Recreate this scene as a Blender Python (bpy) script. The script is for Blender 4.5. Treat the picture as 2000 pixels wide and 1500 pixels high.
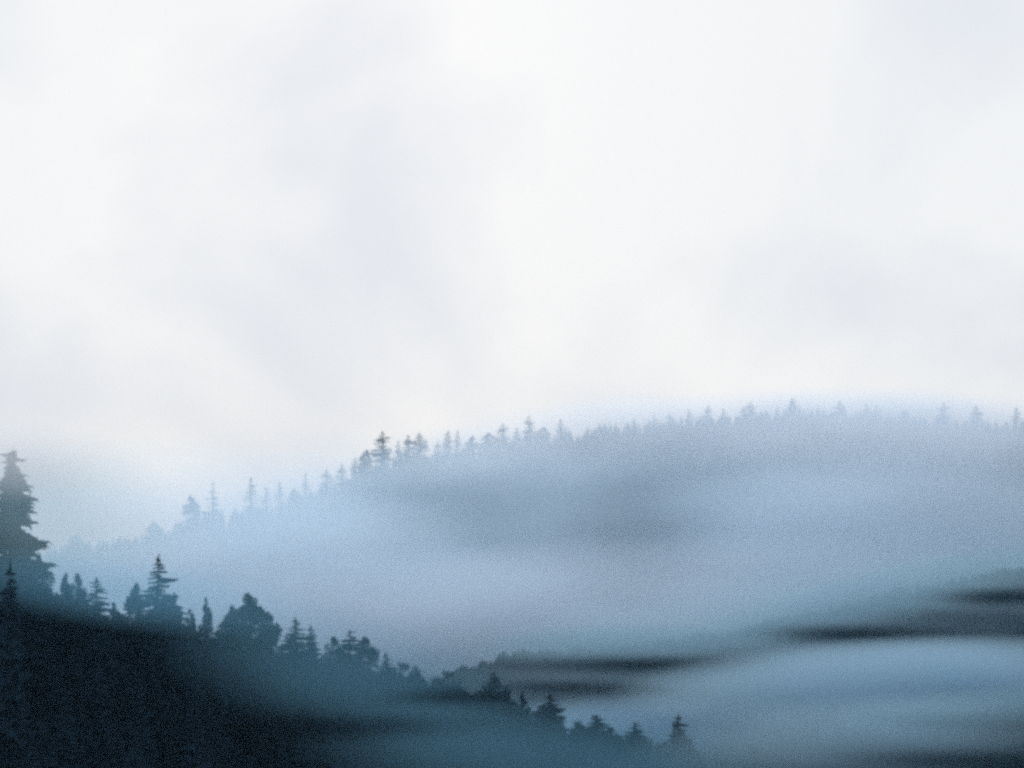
import bpy, bmesh, math, random
from mathutils import Vector, Matrix, noise as mnoise

for o in list(bpy.data.objects):
    bpy.data.objects.remove(o)
scene = bpy.context.scene
COL = scene.collection
R = math.radians

# ------------------------------------------------------------------ camera
CAM_Z = 60.0
F = 50.0 / 36.0 * 2000.0            # focal length in units of the 2000 px wide frame
HZ = 1100.0                          # row of the level line in the 2000 x 1500 frame
cam_data = bpy.data.cameras.new('camera')
cam_data.lens = 50.0
cam_data.sensor_width = 36.0
cam_data.shift_y = (HZ - 750.0) / 2000.0
cam_data.clip_start = 0.1
cam_data.clip_end = 12000.0
cam_data.dof.use_dof = True
cam_data.dof.focus_distance = 22.0
cam_data.dof.aperture_fstop = 1.0
cam = bpy.data.objects.new('camera', cam_data)
cam.location = (0, 0, CAM_Z)
cam.rotation_euler = (R(90), 0, 0)
COL.objects.link(cam)
scene.camera = cam

# ------------------------------------------------------------------ sky and sun
SUN_EL, SUN_AZ = 25.0, -6.0         # behind the far ridge, a little left
world = bpy.data.worlds.new('World')
scene.world = world
world.use_nodes = True
wn, wl = world.node_tree.nodes, world.node_tree.links
wn.clear()
w_out = wn.new('ShaderNodeOutputWorld')
w_bg = wn.new('ShaderNodeBackground')
w_bg.inputs['Strength'].default_value = 0.0965
w_sky = wn.new('ShaderNodeTexSky')
w_sky.sky_type = 'NISHITA'
w_sky.sun_disc = False
w_sky.sun_elevation = R(SUN_EL)
w_sky.sun_rotation = R(SUN_AZ)
w_sky.dust_density = 3.0
w_tc = wn.new('ShaderNodeTexCoord')
w_map = wn.new('ShaderNodeMapping')
w_map.inputs['Scale'].default_value = (1.0, 1.0, 1.0)
w_map.inputs['Rotation'].default_value = (0.15, 0.35, 0.2)
w_no = wn.new('ShaderNodeTexNoise')
w_no.inputs['Scale'].default_value = 4.6
w_no.inputs['Detail'].default_value = 4.0
w_no.inputs['Roughness'].default_value = 0.45
w_no.inputs['Distortion'].default_value = 0.25
w_cr = wn.new('ShaderNodeValToRGB')             # cloud deck, thin lilac folds to bright white
w_cr.color_ramp.elements[0].position = 0.36
w_cr.color_ramp.elements[0].color = (7.4, 7.9, 8.65, 1)
w_cr.color_ramp.elements[1].position = 0.57
w_cr.color_ramp.elements[1].color = (9.05, 9.33, 9.6, 1)
w_mix = wn.new('ShaderNodeMix')
w_mix.data_type = 'RGBA'
w_mix.inputs['Factor'].default_value = 0.98     # closed cloud cover with a little clear-sky light
wl.new(w_tc.outputs['Generated'], w_map.inputs['Vector'])
wl.new(w_map.outputs['Vector'], w_no.inputs['Vector'])
wl.new(w_no.outputs['Fac'], w_cr.inputs['Fac'])
wl.new(w_sky.outputs['Color'], w_mix.inputs['A'])
wl.new(w_cr.outputs['Color'], w_mix.inputs['B'])
wl.new(w_mix.outputs['Result'], w_bg.inputs['Color'])
wl.new(w_bg.outputs['Background'], w_out.inputs['Surface'])

sun_data = bpy.data.lights.new('sun', 'SUN')
sun_data.energy = 1.4
sun_data.angle = R(20)
sun_data.color = (1.0, 0.98, 0.96)
sun = bpy.data.objects.new('sun', sun_data)
sd = Vector((math.sin(R(SUN_AZ)) * math.cos(R(SUN_EL)), math.cos(R(SUN_AZ)) * math.cos(R(SUN_EL)), math.sin(R(SUN_EL))))
sun.rotation_euler = (-sd).to_track_quat('-Z', 'Y').to_euler()
sun.location = sd * 900
COL.objects.link(sun)

vs = scene.view_settings
vs.view_transform = 'Standard'
vs.look = 'None'
vs.gamma = 1.0
vs.use_curve_mapping = False
vs.exposure = 0.0
scene.display_settings.display_device = 'sRGB'
cy = scene.cycles
cy.max_bounces = 6
cy.diffuse_bounces = 2
cy.glossy_bounces = 1
cy.transmission_bounces = 2
cy.volume_bounces = 4
cy.volume_step_rate = 1.0
cy.volume_max_steps = 96
cy.use_denoising = False
cy.use_adaptive_sampling = False
cy.filter_width = 2.2

# ------------------------------------------------------------------ helpers
def lerp_list(pts, x):
    if x <= pts[0][0]:
        return pts[0][1]
    for (x0, v0), (x1, v1) in zip(pts, pts[1:]):
        if x <= x1:
            t = (x - x0) / (x1 - x0)
            t = t * t * (3 - 2 * t) * 0.5 + t * 0.5
            return v0 + (v1 - v0) * t
    return pts[-1][1]

def spot(px, py, y):
    """The place that stands y metres off in that direction."""
    return Vector(((px - 1000.0) / F * y, y, CAM_Z - (py - HZ) / F * y))

def tag(o, label=None, cat=None, group=None, kind=None):
    if label: o['label'] = label
    if cat: o['category'] = cat
    if group: o['group'] = group
    if kind: o['kind'] = kind
    return o

def link_mesh(name, verts, faces, mat, parent=None, smooth=False):
    me = bpy.data.meshes.new(name)
    me.from_pydata(verts, [], faces)
    me.materials.append(mat)
    if smooth:
        me.polygons.foreach_set('use_smooth', [True] * len(me.polygons))
    me.update()
    o = bpy.data.objects.new(name, me)
    COL.objects.link(o)
    if parent: o.parent = parent
    return o

# ------------------------------------------------------------------ materials
def surface_mat(name, c0, c1, scale, rough=0.9, transl=0.0, per_object=False):
    m = bpy.data.materials.new(name)
    m.use_nodes = True
    n, l = m.node_tree.nodes, m.node_tree.links
    b = n['Principled BSDF']
    b.inputs['Roughness'].default_value = rough
    b.inputs['Specular IOR Level'].default_value = 0.0
    g = n.new('ShaderNodeNewGeometry')
    t = n.new('ShaderNodeTexNoise')
    t.inputs['Scale'].default_value = scale
    t.inputs['Detail'].default_value = 4
    r = n.new('ShaderNodeValToRGB')
    r.color_ramp.elements[0].position = 0.32
    r.color_ramp.elements[0].color = (*c0, 1)
    r.color_ramp.elements[1].position = 0.68
    r.color_ramp.elements[1].color = (*c1, 1)
    l.new(g.outputs['Position'], t.inputs['Vector'])
    l.new(t.outputs['Fac'], r.inputs['Fac'])
    if per_object:
        oi = n.new('ShaderNodeObjectInfo')
        mr = n.new('ShaderNodeMapRange')
        mr.inputs['To Min'].default_value = 0.7
        mr.inputs['To Max'].default_value = 1.35
        l.new(oi.outputs['Random'], mr.inputs['Value'])
        hs = n.new('ShaderNodeHueSaturation')
        l.new(mr.outputs['Result'], hs.inputs['Value'])
        l.new(r.outputs['Color'], hs.inputs['Color'])
        l.new(hs.outputs['Color'], b.inputs['Base Color'])
    else:
        l.new(r.outputs['Color'], b.inputs['Base Color'])
    bp = n.new('ShaderNodeBump')
    bp.inputs['Strength'].default_value = 0.4
    l.new(t.outputs['Fac'], bp.inputs['Height'])
    l.new(bp.outputs['Normal'], b.inputs['Normal'])
    return m

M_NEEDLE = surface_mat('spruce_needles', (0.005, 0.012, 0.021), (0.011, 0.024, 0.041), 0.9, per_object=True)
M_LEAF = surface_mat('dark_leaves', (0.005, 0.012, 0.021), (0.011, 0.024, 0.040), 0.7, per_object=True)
M_BARK = surface_mat('bark', (0.030, 0.024, 0.020), (0.070, 0.058, 0.048), 4.0)
M_WOOD = surface_mat('far_forest', (0.005, 0.014, 0.021), (0.012, 0.028, 0.040), 0.12)
M_FLOOR = surface_mat('forest_floor', (0.010, 0.018, 0.014), (0.022, 0.032, 0.024), 0.08)
M_MEADOW = surface_mat('valley_meadow', (0.030, 0.045, 0.024), (0.060, 0.075, 0.040), 0.03)

# ------------------------------------------------------------------ terrain
# crest tables: (x in metres, value)
NEAR = [(-400, 1110, 160), (-200, 1130, 164), (0, 1150, 169), (120, 1172, 174), (240, 1212, 182), (370, 1232, 192), (440, 1235, 198), (560, 1265, 214),
        (660, 1292, 232), (740, 1300, 245), (800, 1322, 255), (870, 1340, 265), (960, 1365, 278), (1050, 1395, 288),
        (1130, 1425, 296), (1240, 1456, 306), (1330, 1476, 313), (1378, 1500, 316), (1425, 1600, 322), (1600, 1900, 330)]
def crest(table, drop):
    ys, zs = [], []
    for px, py, y in table:
        p = spot(px, py, y)
        ys.append((p.x, p.y)); zs.append((p.x, p.z - drop))
    return ys, zs
NEAR_Y, NEAR_Z = crest(NEAR, 9.0)
FAR = [(-700, 1150, 820), (-200, 1110, 815), (0, 1085, 810), (130, 1068, 810), (250, 1050, 812), (330, 1030, 815), (400, 1004, 818), (480, 992, 820),
       (560, 976, 824), (640, 952, 828), (700, 920, 832), (760, 894, 836), (850, 884, 838), (950, 866, 840), (1040, 852, 842),
       (1200, 828, 846), (1400, 815, 850), (1550, 794, 852), (1700, 803, 852), (1850, 816, 850), (2000, 822, 846), (2400, 850, 840), (3000, 900, 830)]
FAR_Y, FAR_Z = crest(FAR, 12.0)
MID = [(760, 1420, 430), (900, 1300, 430), (1000, 1272, 428), (1200, 1262, 424), (1400, 1236, 420), (1600, 1192, 416), (1800, 1145, 412),
       (2000, 1112, 410), (2300, 1080, 405), (2700, 1060, 400)]
MID_Y, MID_Z = crest(MID, 9.6)
LOW = [(1300, 1560, 300), (1400, 1530, 300), (1600, 1460, 296), (1800, 1412, 292), (2000, 1370, 288), (2400, 1330, 280), (3000, 1300, 270)]
LOW_Y, LOW_Z = crest(LOW, 10.0)
FLOOR = -14.0

def hill(x, y, ys, zs, front, back, rnd=14.0):
    d = y - lerp_list(ys, x)
    z = lerp_list(zs, x)
    s = back if d > 0 else front
    d = abs(d)
    return z - s * (math.sqrt(d * d + rnd * rnd) - rnd)

def heights(x, y):
    b = mnoise.noise(Vector((x * 0.006, y * 0.006, 3.1))) * 7 + mnoise.noise(Vector((x * 0.025, y * 0.025, 9.1))) * 1.6
    f = FLOOR + b * 0.6
    hs = [f,
          hill(x, y, NEAR_Y, NEAR_Z, 0.40, 0.50, 8.0) + b * 0.15,
          hill(x, y, FAR_Y, FAR_Z, 0.46, 0.40, 22.0) + b * 0.5,
          hill(x, y, MID_Y, MID_Z, 0.34, 0.30, 16.0) + b * 0.3 if x > -70 else -99,
          hill(x, y, LOW_Y, LOW_Z, 0.34, 0.45, 12.0) + b * 0.2 if x > 30 else -99,
          57.8 - 0.62 * max(0.0, y - 1.0) - 0.002 * x * x if y > -2 else 57.8 - 0.10 * (-2 - y) - 0.0006 * x * x]
    return hs

def ground_z(x, y):
    return max(heights(x, y))

def axis(spans):
    out = []
    for a, b, st in spans:
        v = a
        while v < b - 1e-6:
            out.append(v); v += st
    out.append(spans[-1][1])
    return out
XS = axis([(-1500, -460, 80), (-460, -120, 12), (-120, 160, 6), (160, 460, 12), (460, 1500, 80)])
YS = axis([(-600, -40, 40), (-40, 30, 5), (30, 460, 6), (460, 980, 13), (980, 2600, 90)])
idx_v, kinds_v = [], []
for y in YS:
    for x in XS:
        hs = heights(x, y)
        z = max(hs)
        idx_v.append((x, y, z)); kinds_v.append(hs.index(z))
NX = len(XS)
face_sets = {0: [], 1: [], 2: [], 3: [], 4: [], 5: []}
for j in range(len(YS) - 1):
    for i in range(NX - 1):
        a = j * NX + i
        face_sets[kinds_v[a]].append((a, a + 1, a + NX + 1, a + NX))
for k, name, mat in ((0, 'valley_ground', M_MEADOW), (1, 'forest_slope', M_FLOOR), (2, 'far_hill', M_FLOOR),
                     (3, 'misty_hill', M_FLOOR), (4, 'low_spur', M_FLOOR), (5, 'viewpoint_ground', M_MEADOW)):
    fs = face_sets[k]
    if not fs: continue
    used = sorted({v for f in fs for v in f})
    rm = {v: n for n, v in enumerate(used)}
    o = link_mesh(name, [idx_v[v] for v in used], [tuple(rm[v] for v in f) for f in fs], mat, smooth=True)
    o['kind'] = 'structure'

# ------------------------------------------------------------------ tree meshes (unit height 1 m is scaled by the tree's Empty)
def trunk_mesh(name, h, r0, r1, sides=7, bend=0.0, seed=0):
    rg = random.Random(seed)
    v, f = [], []
    rings = 6
    ox = oy = 0.0
    for k in range(rings + 1):
        t = k / rings
        r = r0 + (r1 - r0) * t ** 0.8
        if k == 0: r *= 1.35
        ox += rg.uniform(-bend, bend); oy += rg.uniform(-bend, bend)
        for s in range(sides):
            a = 2 * math.pi * s / sides
            v.append((ox + r * math.cos(a), oy + r * math.sin(a), h * t - (0.8 if k == 0 else 0)))
    for k in range(rings):
        for s in range(sides):
            a, b = k * sides + s, k * sides + (s + 1) % sides
            f.append((a, b, b + sides, a + sides))
    f.append(tuple(range(rings * sides, rings * sides + sides)))
    me = bpy.data.meshes.new(name)
    me.from_pydata(v, [], f); me.materials.append(M_BARK); me.update()
    return me

def bough(v, f, z, az, L, droop, rg, twigs=6, w=0.30):
    """One drooping spray of needles: a ragged flat blade with hanging twigs."""
    ca, sa = math.cos(az), math.sin(az)
    n = 4
    pts = []
    for k in range(n + 1):
        t = k / n
        rr = L * t
        zz = z - droop * L * (t * 1.25 - 0.45 * t * t) + rg.uniform(-.03, .03) * L
        ww = w * L * (math.sin(math.pi * min(1, t * 0.86 + 0.10)) ** 0.8) * rg.uniform(.75, 1.2)
        pts.append((rr, zz, ww))
    base = len(v)
    for rr, zz, ww in pts:
        sag = 0.75 * ww
        for s in (-1, 0, 1):
            v.append((rr * ca - s * ww * sa, rr * sa + s * ww * ca, zz - abs(s) * sag))
    for k in range(n):
        a = base + 3 * k
        f.append((a, a + 1, a + 4, a + 3)); f.append((a + 1, a + 2, a + 5, a + 4))
    for q in range(twigs):
        t = rg.uniform(.22, 1.0)
        rr, s = L * t, rg.uniform(-1, 1)
        k = min(n - 1, int(t * n)); fr = t * n - k
        zz = pts[k][1] * (1 - fr) + pts[k + 1][1] * fr
        ww = (pts[k][2] * (1 - fr) + pts[k + 1][2] * fr) * s
        x, y = rr * ca - ww * sa, rr * sa + ww * ca
        ln, hw = max(.22, L * rg.uniform(.10, .26)), max(.07, L * rg.uniform(.03, .07))
        th = az + rg.uniform(-1, 1)
        dx, dy = math.cos(th), math.sin(th)
        b = len(v)
        v += [(x - dy * hw, y + dx * hw, zz), (x + dy * hw, y - dx * hw, zz), (x + dx * ln * .8, y + dy * ln * .8, zz - ln * rg.uniform(.2, .8))]
        f.append((b, b + 1, b + 2))

def spruce_crown(name, H, Rm, base, seed, tiers=22, per=8, droop=0.45, power=0.62, gap=0.1, twigs=6, top_round=0.0):
    rg = random.Random(seed)
    v, f = [], []
    for k in range(tiers):
        t = k / (tiers - 1)
        z = H * (base + (0.985 - base) * t ** 0.80)
        rad = Rm * ((1 - t) ** power * (1 - top_round) + top_round * math.sqrt(max(0, 1 - t * t))) + 0.05 * Rm
        if k < 3: rad *= 0.65 + 0.12 * k
        rad *= rg.uniform(.80, 1.12)
        n = max(4, int(per * (0.55 + 0.45 * (1 - t))))
        a0 = rg.uniform(0, 6.28)
        for q in range(n):
            if rg.random() < gap: continue
            L = rad * rg.uniform(.62, 1.15)
            bough(v, f, z + rg.uniform(-.032, .026) * H, a0 + 6.283 * q / n + rg.uniform(-.25, .25), L,
                  droop * rg.uniform(.6, 1.3) * (1 - 0.8 * t), rg, twigs, 0.30 if L > 0.4 else 0.5)
    b = len(v)                                   # the leader
    v += [(-.014 * H, 0, H * .955), (.014 * H, 0.0, H * .955), (0, 0, H * 1.003), (0, -.014 * H, H * .955), (0, .014 * H, H * .955)]
    f += [(b, b + 1, b + 2), (b + 3, b + 4, b + 2)]
    me = bpy.data.meshes.new(name)
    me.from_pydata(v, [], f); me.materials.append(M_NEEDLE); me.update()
    return me

def leaf_crown(name, H, Rm, base, seed, clumps=60, leaves=100, cone=.30, pw=.6, size=0.34):
    """Clumps of leaf-sized faces; cone = share of the crown over which it narrows to its top."""
    rg = random.Random(seed)
    v, f = [], []
    for c in range(clumps):
        u = 1.0 if c == 0 else rg.random() ** .75
        env = max(.08, min(1.0, ((1 - u) / cone) ** pw))
        if u < .12: env *= .7
        rr = math.sqrt(rg.random()) * Rm * .80 * env
        a = rg.uniform(0, 6.283)
        cr = Rm * rg.uniform(.27, .43) * max(.42, env)
        cx, cyy, cz = rr * math.cos(a), rr * math.sin(a), H * (base + (1 - base) * u) - cr * .8
        for q in range(leaves):
            d = Vector((rg.gauss(0, 1), rg.gauss(0, 1), rg.gauss(0, .8)))
            d = d.normalized() * (rg.random() ** 0.45) * cr
            sz = size * rg.uniform(.5, 1.15) * (.6 if u > .9 else 1)
            p = Vector((rg.gauss(0, 1), rg.gauss(0, 1), rg.gauss(0, .6))).normalized()
            w = p.cross(Vector((rg.gauss(0, 1), rg.gauss(0, 1), rg.gauss(0, 1)))).normalized()
            o = Vector((cx, cyy, cz)) + d
            b = len(v)
            v += [tuple(o - p * sz), tuple(o + w * sz * .55), tuple(o + p * sz), tuple(o - w * sz * .55)]
            f.append((b, b + 1, b + 2, b + 3))
    me = bpy.data.meshes.new(name)
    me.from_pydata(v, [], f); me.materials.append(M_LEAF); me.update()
    return me

def limb_mesh(name, H, Rm, base, seed):
    rg = random.Random(seed)
    v, f = [], []
    for k in range(7):
        z0 = H * rg.uniform(base * 0.75, 0.62)
        a = 6.283 * k / 7 + rg.uniform(-.4, .4)
        L = Rm * rg.uniform(.5, .8)
        p0 = Vector((0, 0, z0)); p1 = Vector((math.cos(a) * L * .6, math.sin(a) * L * .6, z0 + L * .45)); p2 = Vector((math.cos(a) * L, math.sin(a) * L, z0 + L * .95))
        b = len(v)
        for p, r in ((p0, .13), (p1, .08), (p2, .02)):
            for s in range(5):
                t = 6.283 * s / 5
                v.append((p.x + r * math.cos(t), p.y + r * math.sin(t), p.z + r * 0.3 * math.sin(t)))
        for q in range(2):
            for s in range(5):
                i, j = b + 5 * q + s, b + 5 * q + (s + 1) % 5
                f.append((i, j, j + 5, i + 5))
    me = bpy.data.meshes.new(name)
    me.from_pydata(v, [], f); me.materials.append(M_BARK); me.update()
    return me

# kinds: (trunk, limbs or None, crown, nominal height, nominal half width)
KIND = {}
def add_spruce(key, H, Rm, base, seed, **kw):
    KIND[key] = ('spruce_tree', trunk_mesh('trunk', H * .95, .016 * H, .003 * H, seed=seed), None,
                 spruce_crown('crown', H, Rm, base, seed, **kw), H, Rm)
def add_leafy(key, H, Rm, base, seed, **kw):
    KIND[key] = ('broadleaf_tree', trunk_mesh('trunk', H * .72, .017 * H, .006 * H, bend=.03, seed=seed),
                 limb_mesh('limb', H, Rm, base, seed), leaf_crown('crown', H, Rm, base, seed, **kw), H, Rm)
add_spruce('s_full', 20, 4.6, .10, 11, tiers=46, per=9, droop=.62, twigs=9, top_round=.15)
add_spruce('s_open', 20, 4.9, .10, 12, tiers=36, per=9, droop=.58, gap=.12, power=.72, twigs=9)
add_spruce('s_slim', 20, 3.0, .08, 13, tiers=46, per=8, droop=.75, power=.55, twigs=9, top_round=.15)
add_spruce('s_dome', 20, 4.4, .10, 14, tiers=40, per=9, droop=.55, top_round=.4, twigs=9)
add_spruce('s_rag', 20, 4.0, .12, 15, tiers=34, per=8, droop=.30, gap=.2, power=.5, twigs=10, top_round=.2)
add_leafy('b_round', 16, 5.2, .08, 21, cone=.26, pw=.5)
add_leafy('b_cone', 18, 4.8, .06, 22, cone=.42, pw=.72, clumps=74)
add_leafy('b_wide', 15, 6.2, .08, 23, cone=.20, pw=.55, clumps=74)
add_leafy('b_small', 13, 3.4, .08, 24, cone=.34, pw=.6, clumps=44, size=.3)
# lighter meshes for the ridge 800 m off
add_spruce('r_full', 20, 3.6, .08, 31, tiers=24, per=7, droop=.45, twigs=3)
add_spruce('r_slim', 20, 2.4, .08, 32, tiers=24, per=7, droop=.5, twigs=3)
add_spruce('r_dome', 20, 3.6, .10, 33, tiers=18, per=8, droop=.3, top_round=.6, twigs=3)
add_spruce('r_rag', 20, 3.2, .12, 34, tiers=18, per=7, droop=.3, gap=.25, power=.7, twigs=3)
add_leafy('r_round', 15, 4.6, .22, 35, clumps=44, leaves=30, size=.7, cone=.3, pw=.55)

protos = {}
def plant(key, x, y, height, half_w=None, label=None, group=None, rz=0.0, top=None, lean=0.0):
    """A tree standing on the ground at x, y (its foot reaches the ground); copies share meshes."""
    name, tm, lm, cm, H, Rm = KIND[key]
    gz = ground_z(x, y) - 0.15
    if top is not None:
        height = max(5.0, top - gz)
    sz = height / H
    sx = (half_w / Rm) if half_w else sz
    if key not in protos:
        root = bpy.data.objects.new(name, None); COL.objects.link(root)
        root.empty_display_size = 1.0
        for nm, me in (('trunk', tm), ('limb', lm), ('crown', cm)):
            if me:
                c = bpy.data.objects.new(nm, me); COL.objects.link(c); c.parent = root
        protos[key] = root
    else:
        src = protos[key]
        root = src.copy(); COL.objects.link(root)
        for ch in src.children:
            c = ch.copy(); COL.objects.link(c); c.parent = root
    root.location = (x, y, gz)
    root.scale = (sx, sx, sz)
    root.rotation_euler = (lean, lean * .5, rz)
    for k in ('label', 'category', 'group'):
        if k in root: del root[k]
    tag(root, label, 'tree', group)
    return root

rnd = random.Random(5)
taken = []
def tree_at(key, px, py, y, halfpx=None, label=None, group=None, lean=0.0):
    p = spot(px, py, y)
    taken.append((p.x, p.y))
    return plant(key, p.x, p.y, None, halfpx * (1.5 if key == 's_dome' else 2.2 if key[0] == 's' else 1.25) / F * y if halfpx else None, label, group, rnd.uniform(0, 6.28), top=p.z, lean=lean)

# ------------------------------------------------------------------ tall spruce at the left edge: every bough a part
def tall_spruce():
    p = spot(26, 862, 176)
    gz = ground_z(p.x, p.y) - .15
    H = p.z - gz
    root = bpy.data.objects.new('spruce_tree', None); COL.objects.link(root)
    root.location = (p.x, p.y, gz)
    tag(root, 'tall spruce with drooping bough tiers fading into fog at the left edge', 'tree')
    t = bpy.data.objects.new('trunk', trunk_mesh('trunk', H * .98, .30, .03, sides=9, bend=.03, seed=3)); COL.objects.link(t); t.parent = root
    rg = random.Random(77)
    sh = []
    for k in range(5):
        v, f = [], []
        bough(v, f, 0, 0, 1.0, .45, rg, twigs=26, w=.30)
        for q in range(3):
            bough(v, f, -.03 - .03 * q, rg.uniform(-.5, .5), rg.uniform(.55, .85), .42, rg, twigs=8, w=.3)
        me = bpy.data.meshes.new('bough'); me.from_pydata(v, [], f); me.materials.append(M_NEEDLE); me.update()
        sh.append(me)
    z = H * .22
    while z < H * .985:
        tt = z / H
        rad = .75 + 7.4 * (1 - tt) ** .78
        n = 9 if tt < .9 else 6
        a0 = rg.uniform(0, 6.28)
        for q in range(n):
            if rg.random() < .12: continue
            b = bpy.data.objects.new('bough', sh[rg.randrange(5)]); COL.objects.link(b); b.parent = root
            L = rad * rg.uniform(.38, 1.12)
            b.location = (0, 0, z + rg.uniform(-.15, .15))
            b.rotation_euler = (rg.uniform(-.3, .3), R(rg.uniform(-12, 34)), a0 + 6.283 * q / n + rg.uniform(-.2, .2))
            b.scale = (L, L * rg.uniform(.8, 1.1), L)
        z += rg.choice((.35, .45, .7, 1.6)) * (1 - .45 * tt)
    taken.append((p.x, p.y))
tall_spruce()

# ------------------------------------------------------------------ trees on the crest of the near slope
SKY_G = 'trees along the skyline of the near slope'
near_list = [
 ('s_dome', 20, 1092, 148, 30, 'dark dome-topped conifer at the left edge in front of the tallest spruce'),
 ('b_round', 88, 1110, 169, 44, 'round-crowned tree just right of the dark dome-topped conifer at the left edge'),
 ('b_cone', 128, 1119, 171, 26, 'pointed leafy tree between the round-crowned tree and the slim spruce'),
 ('b_round', 150, 1120, 172, 28, 'rounded tree touching the right side of the pointed leafy tree on the left skyline'),
 ('s_slim', 189, 1128, 175, 27, 'slim pointed spruce just left of the deep notch in the left skyline'),
 ('b_small', 222, 1175, 177, 22, 'low tree in the deep notch left of the big pointed spruce'),
 ('b_cone', 264, 1138, 180, 34, 'broad leafy tree leaning on the left side of the big pointed spruce'),
 ('s_open', 309, 1084, 183, 40, 'big pointed spruce with open boughs rising highest from the near skyline'),
 ('b_cone', 338, 1158, 186, 30, 'leafy tree filling the right foot of the big pointed spruce'),
 ('b_small', 372, 1190, 188, 22, 'low bushy tree between the big pointed spruce and the small egg-shaped tree'),
 ('b_small', 402, 1166, 191, 16, 'small egg-shaped tree standing alone left of the broad pyramid crown group'),
 ('b_cone', 452, 1182, 196, 34, 'left shoulder tree of the broad pyramid-shaped crown group'),
 ('b_cone', 488, 1158, 200, 52, 'broad pyramid-shaped crown in the middle of the near skyline'),
 ('b_round', 522, 1195, 205, 32, 'right shoulder tree of the broad pyramid-shaped crown group'),
 ('s_slim', 577, 1206, 213, 22, 'small slim spruce right of the broad pyramid-shaped crown'),
 ('s_dome', 607, 1219, 218, 24, 'bullet-shaped conifer next to the small slim spruce on the falling skyline'),
 ('b_round', 650, 1243, 226, 28, 'rounded tree left of the conifer with a star-like ragged tip'),
 ('s_rag', 683, 1230, 232, 22, 'conifer with a star-like ragged tip on the falling skyline'),
 ('b_round', 712, 1244, 236, 32, 'rounded tree right of the conifer with a star-like ragged tip, before the smooth slope'),
 ('s_slim', 754, 1274, 243, 16, 'little spruce tip at the start of the smooth falling slope'),
 ('b_wide', 785, 1292, 248, 40, 'low spreading tree on the smooth falling slope right of the little spruce tip'),
 ('s_full', 812, 1300, 253, 20, 'small conifer at the lower end of the smooth falling slope'),
 ('b_wide', 872, 1308, 261, 38, 'flat-topped spreading tree above the dark streak on the falling skyline'),
 ('s_full', 964, 1313, 274, 24, 'small pointed spruce above the right end of the dark streak'),
 ('b_small', 945, 1338, 272, 18, 'bushy tree hugging the left side of the small pointed spruce'),
 ('b_small', 990, 1338, 277, 16, 'bushy tree hugging the right side of the small pointed spruce'),
 ('b_small', 1020, 1350, 281, 14, 'small dark round tree at the tip of the dark streak'),
 ('s_slim', 1075, 1354, 286, 22, 'narrow dark spruce alone right of the small dark round tree'),
 ('s_full', 1128, 1408, 292, 22, 'low conifer left of the first of the three pointed trees at the slope foot'),
 ('s_full', 1165, 1396, 295, 28, 'first and widest of the three pointed trees low on the slope'),
 ('s_dome', 1198, 1440, 298, 18, 'low tree in the dip between the first and middle pointed trees'),
 ('s_full', 1240, 1411, 302, 26, 'middle of the three pointed trees low on the slope'),
 ('b_small', 1286, 1465, 304, 18, 'low bush-like tree left of the tallest pointed tree at the slope foot'),
 ('s_dome', 1325, 1393, 306, 27, 'last and tallest of the three pointed trees, standing clear against the mist'),
 ('b_cone', 1352, 1455, 307, 30, 'broad tree at the bottom edge beneath the last pointed tree'),
]
for a in near_list:
    tree_at(a[0], a[1], a[2], a[3], a[4], a[5], SKY_G)

# low trees closing the crest between the taller ones
near_line = [(p, q) for p, q, y in NEAR]
near_dist = [(p, y) for p, q, y in NEAR]
PLACE = [(-90, 'left of the dark dome-topped conifer'), (20, 'the dark dome-topped conifer'), (110, 'the round-crowned skyline tree'), (189, 'the slim spruce by the notch'), (309, 'the big pointed spruce'),
         (402, 'the small egg-shaped tree'), (488, 'the broad pyramid crown'), (592, 'the bullet-shaped conifer'), (690, 'the star-tipped conifer'),
         (785, 'the smooth skyline stretch'), (872, 'the flat-topped skyline tree'), (964, 'the small pointed spruce'), (1075, 'the narrow dark spruce'),
         (1165, 'the widest pointed tree'), (1240, 'the middle pointed tree'), (1325, 'the tallest pointed tree'), (1430, 'the tallest pointed tree')]
def near_place(px):
    return min(PLACE[1:], key=lambda a: abs(a[0] - px))[1]
px = -30.0
q = 0
while px < 1345:
    d = lerp_list(near_dist, px) - 3
    p = spot(px, lerp_list(near_line, px) + rnd.uniform(-16, 12), d)
    q += 1
    key = ('b_wide', 'b_cone', 'b_round', 's_dome')[q % 4]
    form = ('low spreading tree', 'low tapering tree', 'low rounded tree', 'low dome-topped conifer')[q % 4]
    plant(key, p.x, p.y, None, rnd.uniform(3.0, 4.6), form + ' closing the crest at the foot of ' + near_place(px), 'low trees closing the crest of the near slope', rnd.uniform(0, 6.28), top=p.z)
    taken.append((p.x, p.y))
    px += rnd.uniform(19, 28)

# filler trees of the near slope, row behind row
kinds = ['s_full', 's_slim', 's_open', 's_dome', 'b_round', 'b_cone', 's_rag', 'b_wide']
cand = []
x = -76.0
while x < 62:
    yc = lerp_list(NEAR_Y, x)
    d = -4.0
    while d < 62:
        cand.append((x + rnd.uniform(-1.9, 1.9), yc - d + rnd.uniform(-1.9, 1.9), d))
        d += 4.7
    x += 4.4
count = 0
filler = []
for x, y, d in cand:
    if y < 60: continue
    if min((x - a) ** 2 + (y - b) ** 2 for a, b in taken) < 9: continue
    px = 1000 + F * x / y
    gz = ground_z(x, y)
    h = rnd.uniform(8.5, 11.5) if d < 6 else rnd.uniform(10, 15)
    top = HZ - F * (gz + h - CAM_Z) / y
    if px < -120 or px > 1480 or top > 1620: continue
    key = rnd.choice(kinds[:6] if d > 5 else ['b_round', 'b_wide', 's_dome', 'b_cone'])
    filler.append((key, x, y, h, px, top))
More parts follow.
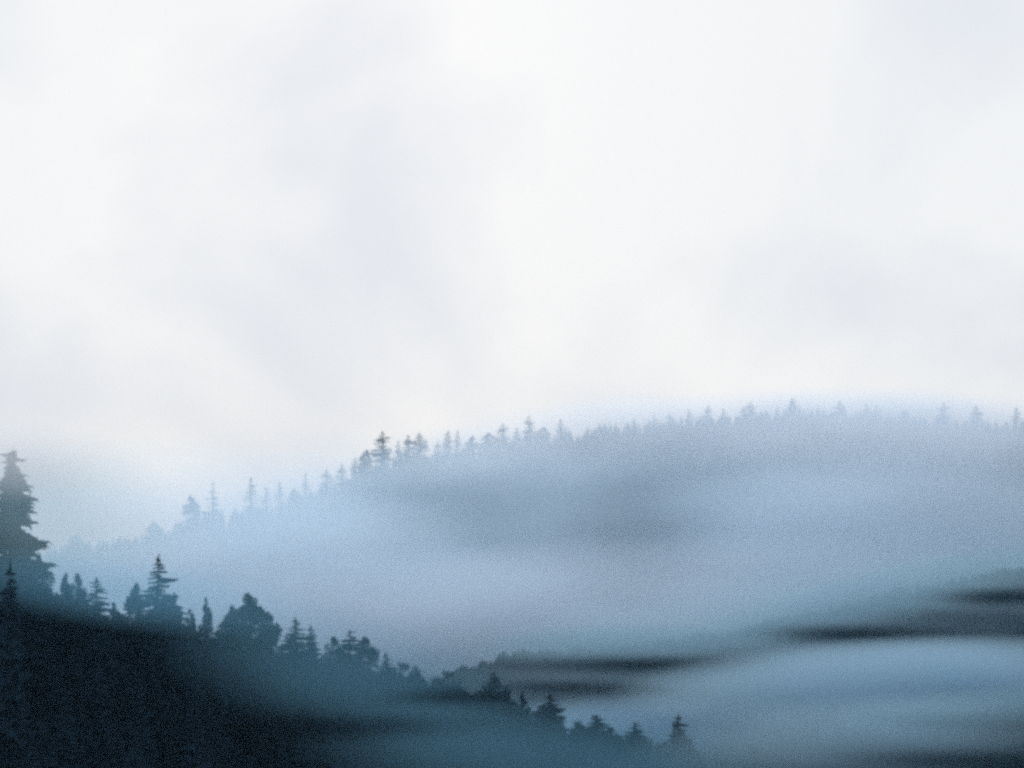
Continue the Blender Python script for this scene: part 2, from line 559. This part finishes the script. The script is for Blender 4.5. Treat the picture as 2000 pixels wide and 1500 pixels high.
for key, x, y, h, px, top in filler:
    form = {'s_full': 'full cone-shaped conifer', 's_slim': 'slim spire-like conifer', 's_open': 'open wide-boughed conifer', 's_dome': 'dome-topped conifer',
            'b_round': 'round-crowned leafy tree', 'b_cone': 'tapering leafy tree', 'b_wide': 'wide spreading leafy tree'}[key]
    drop = top - lerp_list(near_line, px)
    lab = form + (' just below ' if drop < 70 else ' well below ' if drop < 150 else ' far below ') + near_place(px)
    g = 'trees of the dark forest on the near slope'
    plant(key, x, y, h, None, lab, g, rnd.uniform(0, 6.28))
    count += 1
print('filler trees', count)

# ------------------------------------------------------------------ trees along the far ridge
RG = 'trees along the far ridge line'
ridge_list = [
 ('r_round', 148, 1045, 18, 'faint rounded tree at the low left end of the far ridge, deep in fog'),
 ('r_full', 205, 1054, 12, 'faint small tree low on the far ridge, right of the faint rounded one'),
 ('r_round', 300, 1020, 18, 'pale round tree on the far ridge above the big pointed near spruce'),
 ('r_dome', 345, 1016, 14, 'pale low tree left of the lone dark round tree on the far ridge'),
 ('r_round', 373, 968, 17, 'small round-headed tree at the step of the far ridge, left of the feathery one'),
 ('r_rag', 416, 941, 24, 'feathery broad-topped tree on the left part of the far ridge'),
 ('r_slim', 490, 933, 15, 'slim pale spruce right of the feathery broad-topped tree on the far ridge'),
 ('r_slim', 520, 951, 13, 'shorter slim spruce just right of the slim pale one on the far ridge'),
 ('r_slim', 546, 941, 13, 'very pale thin spruce third along from the feathery tree on the far ridge'),
 ('r_round', 575, 955, 16, 'low rounded tree before the thin spike on the far ridge'),
 ('r_slim', 597, 924, 9, 'thin spike of a spruce on the left rise of the far ridge'),
 ('r_full', 638, 916, 18, 'cone-shaped spruce between the thin spike and the rising steps of the far ridge'),
 ('r_full', 668, 906, 16, 'spruce with a sharp tip at the foot of the steep step of the far ridge'),
 ('r_dome', 694, 892, 13, 'small tree on the steep step of the far ridge'),
 ('r_round', 716, 879, 15, 'round tree touching the left foot of the tallest ridge spruce'),
 ('r_full', 747, 842, 22, 'tallest and darkest spruce on the far ridge, bullet shaped'),
 ('r_slim', 778, 860, 10, 'thin spruce right beside the tallest ridge spruce'),
 ('r_full', 797, 849, 17, 'left one of the broad pair of spruces beside the tallest ridge spruce'),
 ('r_dome', 819, 845, 24, 'right and broader one of the broad pair of spruces on the far ridge'),
 ('r_full', 855, 860, 12, 'short spruce in the gap before the square-headed tree on the far ridge'),
 ('r_dome', 875, 840, 15, 'square-headed dark tree on the far ridge'),
 ('r_slim', 894, 841, 11, 'slender knobbly tree right of the square-headed dark tree on the far ridge'),
 ('r_round', 922, 852, 14, 'low round tree on the even part of the far ridge'),
 ('r_round', 955, 846, 20, 'broad low tree left of the first pointed spruce on the even far ridge'),
 ('r_full', 982, 827, 17, 'pointed spruce on the even part of the far ridge left of the mist cap'),
 ('r_slim', 1010, 836, 13, 'faint spruce between the two pointed spruces left of the mist cap'),
 ('r_full', 1033, 812, 15, 'sharpest pointed spruce at the edge of the mist cap on the far ridge'),
 ('r_round', 1062, 835, 18, 'soft rounded tree right of the sharpest pointed spruce at the mist cap'),
 ('r_slim', 1095, 818, 14, 'ghostly spruce just inside the left edge of the mist cap'),
 ('r_slim', 1238, 818, 12, 'ghostly first spruce of the line inside the mist cap on the far ridge'),
 ('r_slim', 1278, 812, 12, 'ghostly second spruce of the line inside the mist cap on the far ridge'),
 ('r_full', 1308, 806, 14, 'ghostly third spruce of the line inside the mist cap on the far ridge'),
 ('r_slim', 1345, 800, 14, 'pale spruce left of the clearer one where the mist cap ends'),
 ('r_full', 1383, 792, 14, 'clear small spruce where the mist cap ends on the far ridge'),
 ('r_slim', 1413, 798, 11, 'smaller spruce right of the clear small one where the mist cap ends'),
 ('r_full', 1453, 792, 14, 'left partner of the close pair of trees left of the ridge summit'),
 ('r_full', 1466, 785, 16, 'right and taller partner of the close pair of trees left of the ridge summit'),
 ('r_dome', 1548, 777, 18, 'soft broad tree on the summit of the far ridge'),
 ('r_dome', 1640, 782, 18, 'soft tree right of the summit of the far ridge'),
 ('r_slim', 1692, 788, 11, 'small left spruce of two on the falling right of the ridge summit'),
 ('r_slim', 1711, 792, 13, 'small right spruce of two on the falling right of the ridge summit'),
 ('r_dome', 1768, 798, 18, 'low blurred tree left of the lone dark spruce on the right of the far ridge'),
 ('r_full', 1843, 786, 15, 'lone dark spruce on the right of the far ridge'),
 ('r_dome', 1907, 792, 20, 'broad blurred tree near the right end of the far ridge'),
 ('r_slim', 1985, 796, 14, 'faint spruce at the right edge of the photo on the far ridge'),
]
far_taken = []
for key, px, py, hw, lab in ridge_list:
    xx = (px - 1000) / F * 830
    y = lerp_list(FAR_Y, xx) + rnd.uniform(-4, 2)
    p = spot(px, py, y)
    far_taken.append((p.x, p.y))
    plant(key, p.x, p.y, None, hw * (1.75 if key in ('r_full', 'r_slim') else 1.1) / F * y, lab, RG, rnd.uniform(0, 6.28), top=p.z)

# ------------------------------------------------------------------ woods that read as one mass
def far_tree(v, f, x, y, z, h, r, rg):
    tiers = 5
    for k in range(tiers):
        t = k / tiers
        zb = z + h * (.12 + .80 * t) - h * .06
        zt = z + h * min(1.0, .12 + .80 * t + .26)
        rr = r * (1 - t * .85) * rg.uniform(.85, 1.15)
        a0 = rg.uniform(0, 6.28)
        b = len(v)
        v.append((x + rg.uniform(-.05, .05) * r, y, zt))
        for q in range(7):
            a = a0 + 6.283 * q / 7
            s = rr * rg.uniform(.7, 1.2)
            v.append((x + s * math.cos(a), y + s * math.sin(a), zb - rg.uniform(0, .08) * h))
        for q in range(7):
            f.append((b, b + 1 + q, b + 1 + (q + 1) % 7))

def wood(name, xr, n, ys, d0, d1, h0, h1, label, seed, cond=None, wide=1.0):
    rg = random.Random(seed)
    v, f = [], []
    made = 0
    while made < n:
        x = rg.uniform(*xr)
        y = lerp_list(ys, x) - rg.uniform(d0, d1)
        if cond and not cond(x, y): continue
        h = rg.uniform(h0, h1)
        far_tree(v, f, x, y, ground_z(x, y) - .3, h, h * rg.uniform(.20, .30) * wide, rg)
        made += 1
    o = link_mesh(name, v, f, M_WOOD)
    tag(o, label, 'woodland', kind='stuff')
wood('far_woods', (-430, 460), 9500, FAR_Y, -30, 330, 10, 14.5, 'blue-grey spruce woods covering the far hillside under fog', 41)
wood('hill_woods', (-30, 260), 4200, MID_Y, -20, 130, 9, 10.6, 'dark woods showing in streaks through the mist on the right', 42, wide=2.0)
wood('spur_woods', (52, 190), 1400, LOW_Y, -14, 60, 8, 10.5, 'dark woods at the bottom right corner under low mist', 43, wide=2.0)

# ------------------------------------------------------------------ air: one even haze round everything
def box_mesh(name, lo, hi):
    v = [(x, y, z) for x in (lo[0], hi[0]) for y in (lo[1], hi[1]) for z in (lo[2], hi[2])]
    f = [(0, 1, 3, 2), (4, 6, 7, 5), (0, 4, 5, 1), (2, 3, 7, 6), (0, 2, 6, 4), (1, 5, 7, 3)]
    me = bpy.data.meshes.new(name); me.from_pydata(v, [], f); me.update()
    return me
def volume_mat(name, color, density, absorb, aniso=0.0):
    m = bpy.data.materials.new(name); m.use_nodes = True
    n, l = m.node_tree.nodes, m.node_tree.links
    n.clear()
    out = n.new('ShaderNodeOutputMaterial')
    pv = n.new('ShaderNodeVolumePrincipled')
    pv.inputs['Color'].default_value = (*color, 1)
    pv.inputs['Density'].default_value = density
    pv.inputs['Anisotropy'].default_value = aniso
    pv.inputs['Absorption Color'].default_value = (*absorb, 1)
    l.new(pv.outputs['Volume'], out.inputs['Volume'])
    return m, n, l, pv
zs = [p[2] for p in idx_v]
HAZE_DENSITY = 0.00013
hm, *_ = volume_mat('haze_air', (0.36, 0.68, 1.0), HAZE_DENSITY, (1, 1, 1))
he = bpy.data.objects.new('haze', box_mesh('haze', (-1520, -620, min(zs) - 1.0), (1520, 2620, max(zs) + 32.0)))
he.data.materials.append(hm); COL.objects.link(he)
he['kind'] = 'stuff'

# ------------------------------------------------------------------ mist: soft banks lying in the valley and on the slopes
MIST_COLOR = (0.68, 0.82, 1.0)      # thick far fog
MIST_CREST = (0.27, 0.46, 0.57)      # dimmer mist tangled in the crest woods
MIST_MID = (0.43, 0.64, 0.80)        # ground mist over the wooded hill
MIST_NEAR = (0.22, 0.54, 0.78)       # thin veils between the trees
MIST_ANISO = 0.45
ball = bmesh.new()
bmesh.ops.create_icosphere(ball, subdivisions=3, radius=1.0)
ball_me = bpy.data.meshes.new('mist_bank'); ball.to_mesh(ball_me); ball.free()
def mist(center, half, od, tilt=0.0, label=None, soft=1.3, wisp=0.42, seed=0, scale=1.2, color=MIST_COLOR, yaw=0.0, lanes=(), absorb=(.12, .12, .12)):
    """A bank of mist: densest in its heart, thinning to nothing at its edge; od = optical depth through half of it.
    lanes = clear lanes in the bank: (centre, half sizes, how clear)."""
    m, n, l, pv = volume_mat('mist', color, 1.0, absorb, MIST_ANISO)
    def mth(op, a, b=None, clamp=False):
        q = n.new('ShaderNodeMath'); q.operation = op; q.use_clamp = clamp
        for k, v in enumerate((a, b)):
            if v is None: continue
            if isinstance(v, (int, float)): q.inputs[k].default_value = v
            else: l.new(v, q.inputs[k])
        return q.outputs[0]
    def vec(op, a, b):
        q = n.new('ShaderNodeVectorMath'); q.operation = op
        for k, v in enumerate((a, b)):
            if isinstance(v, (tuple, Vector)): q.inputs[k].default_value = v
            else: l.new(v, q.inputs[k])
        return q.outputs['Value'] if op == 'DOT_PRODUCT' else q.outputs['Vector']
    tc = n.new('ShaderNodeTexCoord').outputs['Object']
    pos = n.new('ShaderNodeNewGeometry').outputs['Position']
    d = mth('POWER', mth('SUBTRACT', 0.97, vec('DOT_PRODUCT', tc, tc), True), soft)
    mp = n.new('ShaderNodeMapping')
    mp.inputs['Location'].default_value = (seed * 3.7, seed * 1.3, seed * 2.1)
    mp.inputs['Scale'].default_value = (scale / 75, scale / 75, scale / 24)
    l.new(pos, mp.inputs['Vector'])
    no = n.new('ShaderNodeTexNoise'); no.inputs['Scale'].default_value = 1.0; no.inputs['Detail'].default_value = 3.5
    l.new(mp.outputs['Vector'], no.inputs['Vector'])
    mr = n.new('ShaderNodeMapRange'); mr.inputs['From Min'].default_value = .30; mr.inputs['From Max'].default_value = .70
    mr.inputs['To Min'].default_value = 1 - wisp; mr.inputs['To Max'].default_value = 1 + wisp
    l.new(no.outputs['Fac'], mr.inputs['Value'])
    d = mth('MULTIPLY', d, mr.outputs['Result'])
    for lc, lh, clear in lanes:
        q = vec('MULTIPLY', vec('SUBTRACT', pos, tuple(lc)), (1 / lh[0], 1 / lh[1], 1 / lh[2]))
        g = mth('POWER', mth('SUBTRACT', 1.0, vec('DOT_PRODUCT', q, q), True), 1.3)
        d = mth('MULTIPLY', d, mth('SUBTRACT', 1.0, mth('MULTIPLY', g, clear)))
    l.new(mth('MULTIPLY', d, od / half[1]), pv.inputs['Density'])
    me = ball_me.copy(); me.materials.append(m)
    o = bpy.data.objects.new('mist_bank', me); COL.objects.link(o)
    o.location = center; o.scale = half; o.rotation_euler = (0, R(tilt), R(yaw))
    tag(o, label, 'mist', kind='stuff')
    return o
def lane(px, py, y, hx, hz, clear=0.95, hy=60.0):
    """a lane hx, hz in frame units wide at distance y"""
    return (spot(px, py, y), (hx / F * y, hy, hz / F * y), clear)

# big bodies of fog in the valley before the far hill
mist(spot(1000, 1130, 590), (520, 200, 62), 2.2, 0, 'pale fog filling the valley before the far hill', seed=1, scale=.9, wisp=.45, color=(.57, .78, 1.0),
     lanes=[lane(900, 1030, 590, 260, 150, .42, 260), lane(1070, 1050, 590, 230, 140, .3, 260), lane(1225, 1070, 590, 190, 160, .6, 260), lane(1330, 950, 590, 140, 120, .2, 260)])
mist(spot(560, 1095, 640), (95, 110, 30), 0.9, -8, 'pale fog bank before the left end of the far hill', seed=2)
mist(spot(1700, 960, 660), (115, 110, 48), 1.35, 0, 'pale fog bank before the right part of the far hill', seed=3)
mist(spot(1150, 874, 750), (135, 60, 27), 1.3, -5, 'pale fog hanging under the ridge line of the far hill', seed=15)
mist(spot(950, 1195, 480), (190, 60, 26), 0.9, -4, 'low fog bank at the foot of the far hill', seed=4)
mist(spot(760, 930, 775), (112, 40, 18), 0.6, -13, 'thin fog along the left half of the far ridge', seed=19)
# cap on the ridge
mist(spot(1225, 815, 790), (56, 50, 18), 0.45, -3, 'thin mist cap lying over the far ridge', seed=5)
mist(spot(1700, 856, 770), (165, 50, 29), 2.5, 1, 'soft fog along the right half of the far ridge', seed=17)
# round the tall spruce, left
mist(spot(40, 905, 160), (12, 9, 5), 0.6, 4, 'thin wisp of mist across the top of the tall spruce', seed=18, color=(.90, .90, .96), absorb=(0, 0, 0))
mist(spot(60, 985, 160), (20, 9, 10), 0.4, 8, 'thin mist drifting round the tall spruce at the left', seed=6, color=(.38, .60, .70), absorb=(0, 0, 0))
mist(spot(150, 1020, 420), (50, 60, 24), 0.14, 8, 'pale mist behind the tall spruce at the left', seed=16, color=(.95, .94, .98), absorb=(0, 0, 0))
# veils on the near slope
mist(spot(240, 1156, 154), (30, 14, 4.8), 0.36, 8, 'thin veil of mist on the near skyline trees', seed=7, soft=1.8, color=MIST_NEAR, absorb=(0, 0, 0))
mist(spot(690, 1320, 166), (27, 15, 9.0), 0.27, 12, 'thin veil of mist on the middle of the near slope', seed=8, soft=1.8, color=MIST_NEAR, absorb=(0, 0, 0),
     lanes=[lane(620, 1420, 166, 380, 34, .95), lane(900, 1362, 166, 190, 18, .9)])
mist(spot(1060, 1485, 190), (38, 18, 8.5), 0.38, 5, 'low mist over the foot of the near slope', seed=9, color=MIST_NEAR, absorb=(0, 0, 0),
     lanes=[lane(600, 1420, 190, 400, 32, .95), lane(900, 1362, 190, 190, 18, .9)])
# over the hill on the right
mist(spot(1560, 1240, 366), (112, 26, 21), 0.62, -9, 'streaked mist along the hill on the right', seed=10, color=MIST_MID, absorb=(0, 0, 0), wisp=.35,
     lanes=[lane(1250, 1298, 366, 340, 25, 1.0), lane(1665, 1238, 366, 260, 27, 1.0), lane(1960, 1166, 366, 190, 25, 1.0), lane(1110, 1342, 366, 230, 18, .95),
            lane(1900, 1205, 366, 240, 26, .5)])
mist(spot(1230, 1258, 396), (50, 16, 6.5), 1.1, -2, 'strip of mist on the left crest of the hill on the right', seed=20, soft=1.0, color=MIST_CREST, absorb=(0, 0, 0),
     lanes=[lane(1250, 1298, 396, 330, 25, 1.0)])
mist(spot(1720, 1170, 388), (66, 16, 9.0), 1.1, -13, 'strip of mist on the right crest of the hill on the right', seed=21, soft=1.0, color=MIST_CREST, absorb=(0, 0, 0),
     lanes=[lane(1665, 1238, 388, 260, 27, 1.0), lane(1960, 1166, 388, 190, 25, 1.0)])
mist(spot(1740, 1330, 300), (62, 22, 10), 2.4, -3, 'bright mist lying across the hill on the right', seed=11, color=MIST_MID, absorb=(0, 0, 0))
mist(spot(1320, 1425, 350), (64, 22, 9.5), 2.4, 0, 'mist behind the pointed trees at the slope foot', seed=12, color=MIST_MID, absorb=(0, 0, 0))
mist(spot(1900, 1385, 272), (34, 12, 4.4), 0.9, -8, 'strip of mist on the crest of the woods at the bottom right', seed=22, soft=1.0, color=MIST_CREST, absorb=(0, 0, 0))
mist(spot(1700, 1440, 262), (48, 18, 9), 0.9, -4, 'dim mist over the dark woods at the bottom right', seed=13, color=MIST_MID, absorb=(0, 0, 0), wisp=.35,
     lanes=[lane(1830, 1476, 262, 260, 20), lane(1850, 1405, 262, 200, 22, .5)])
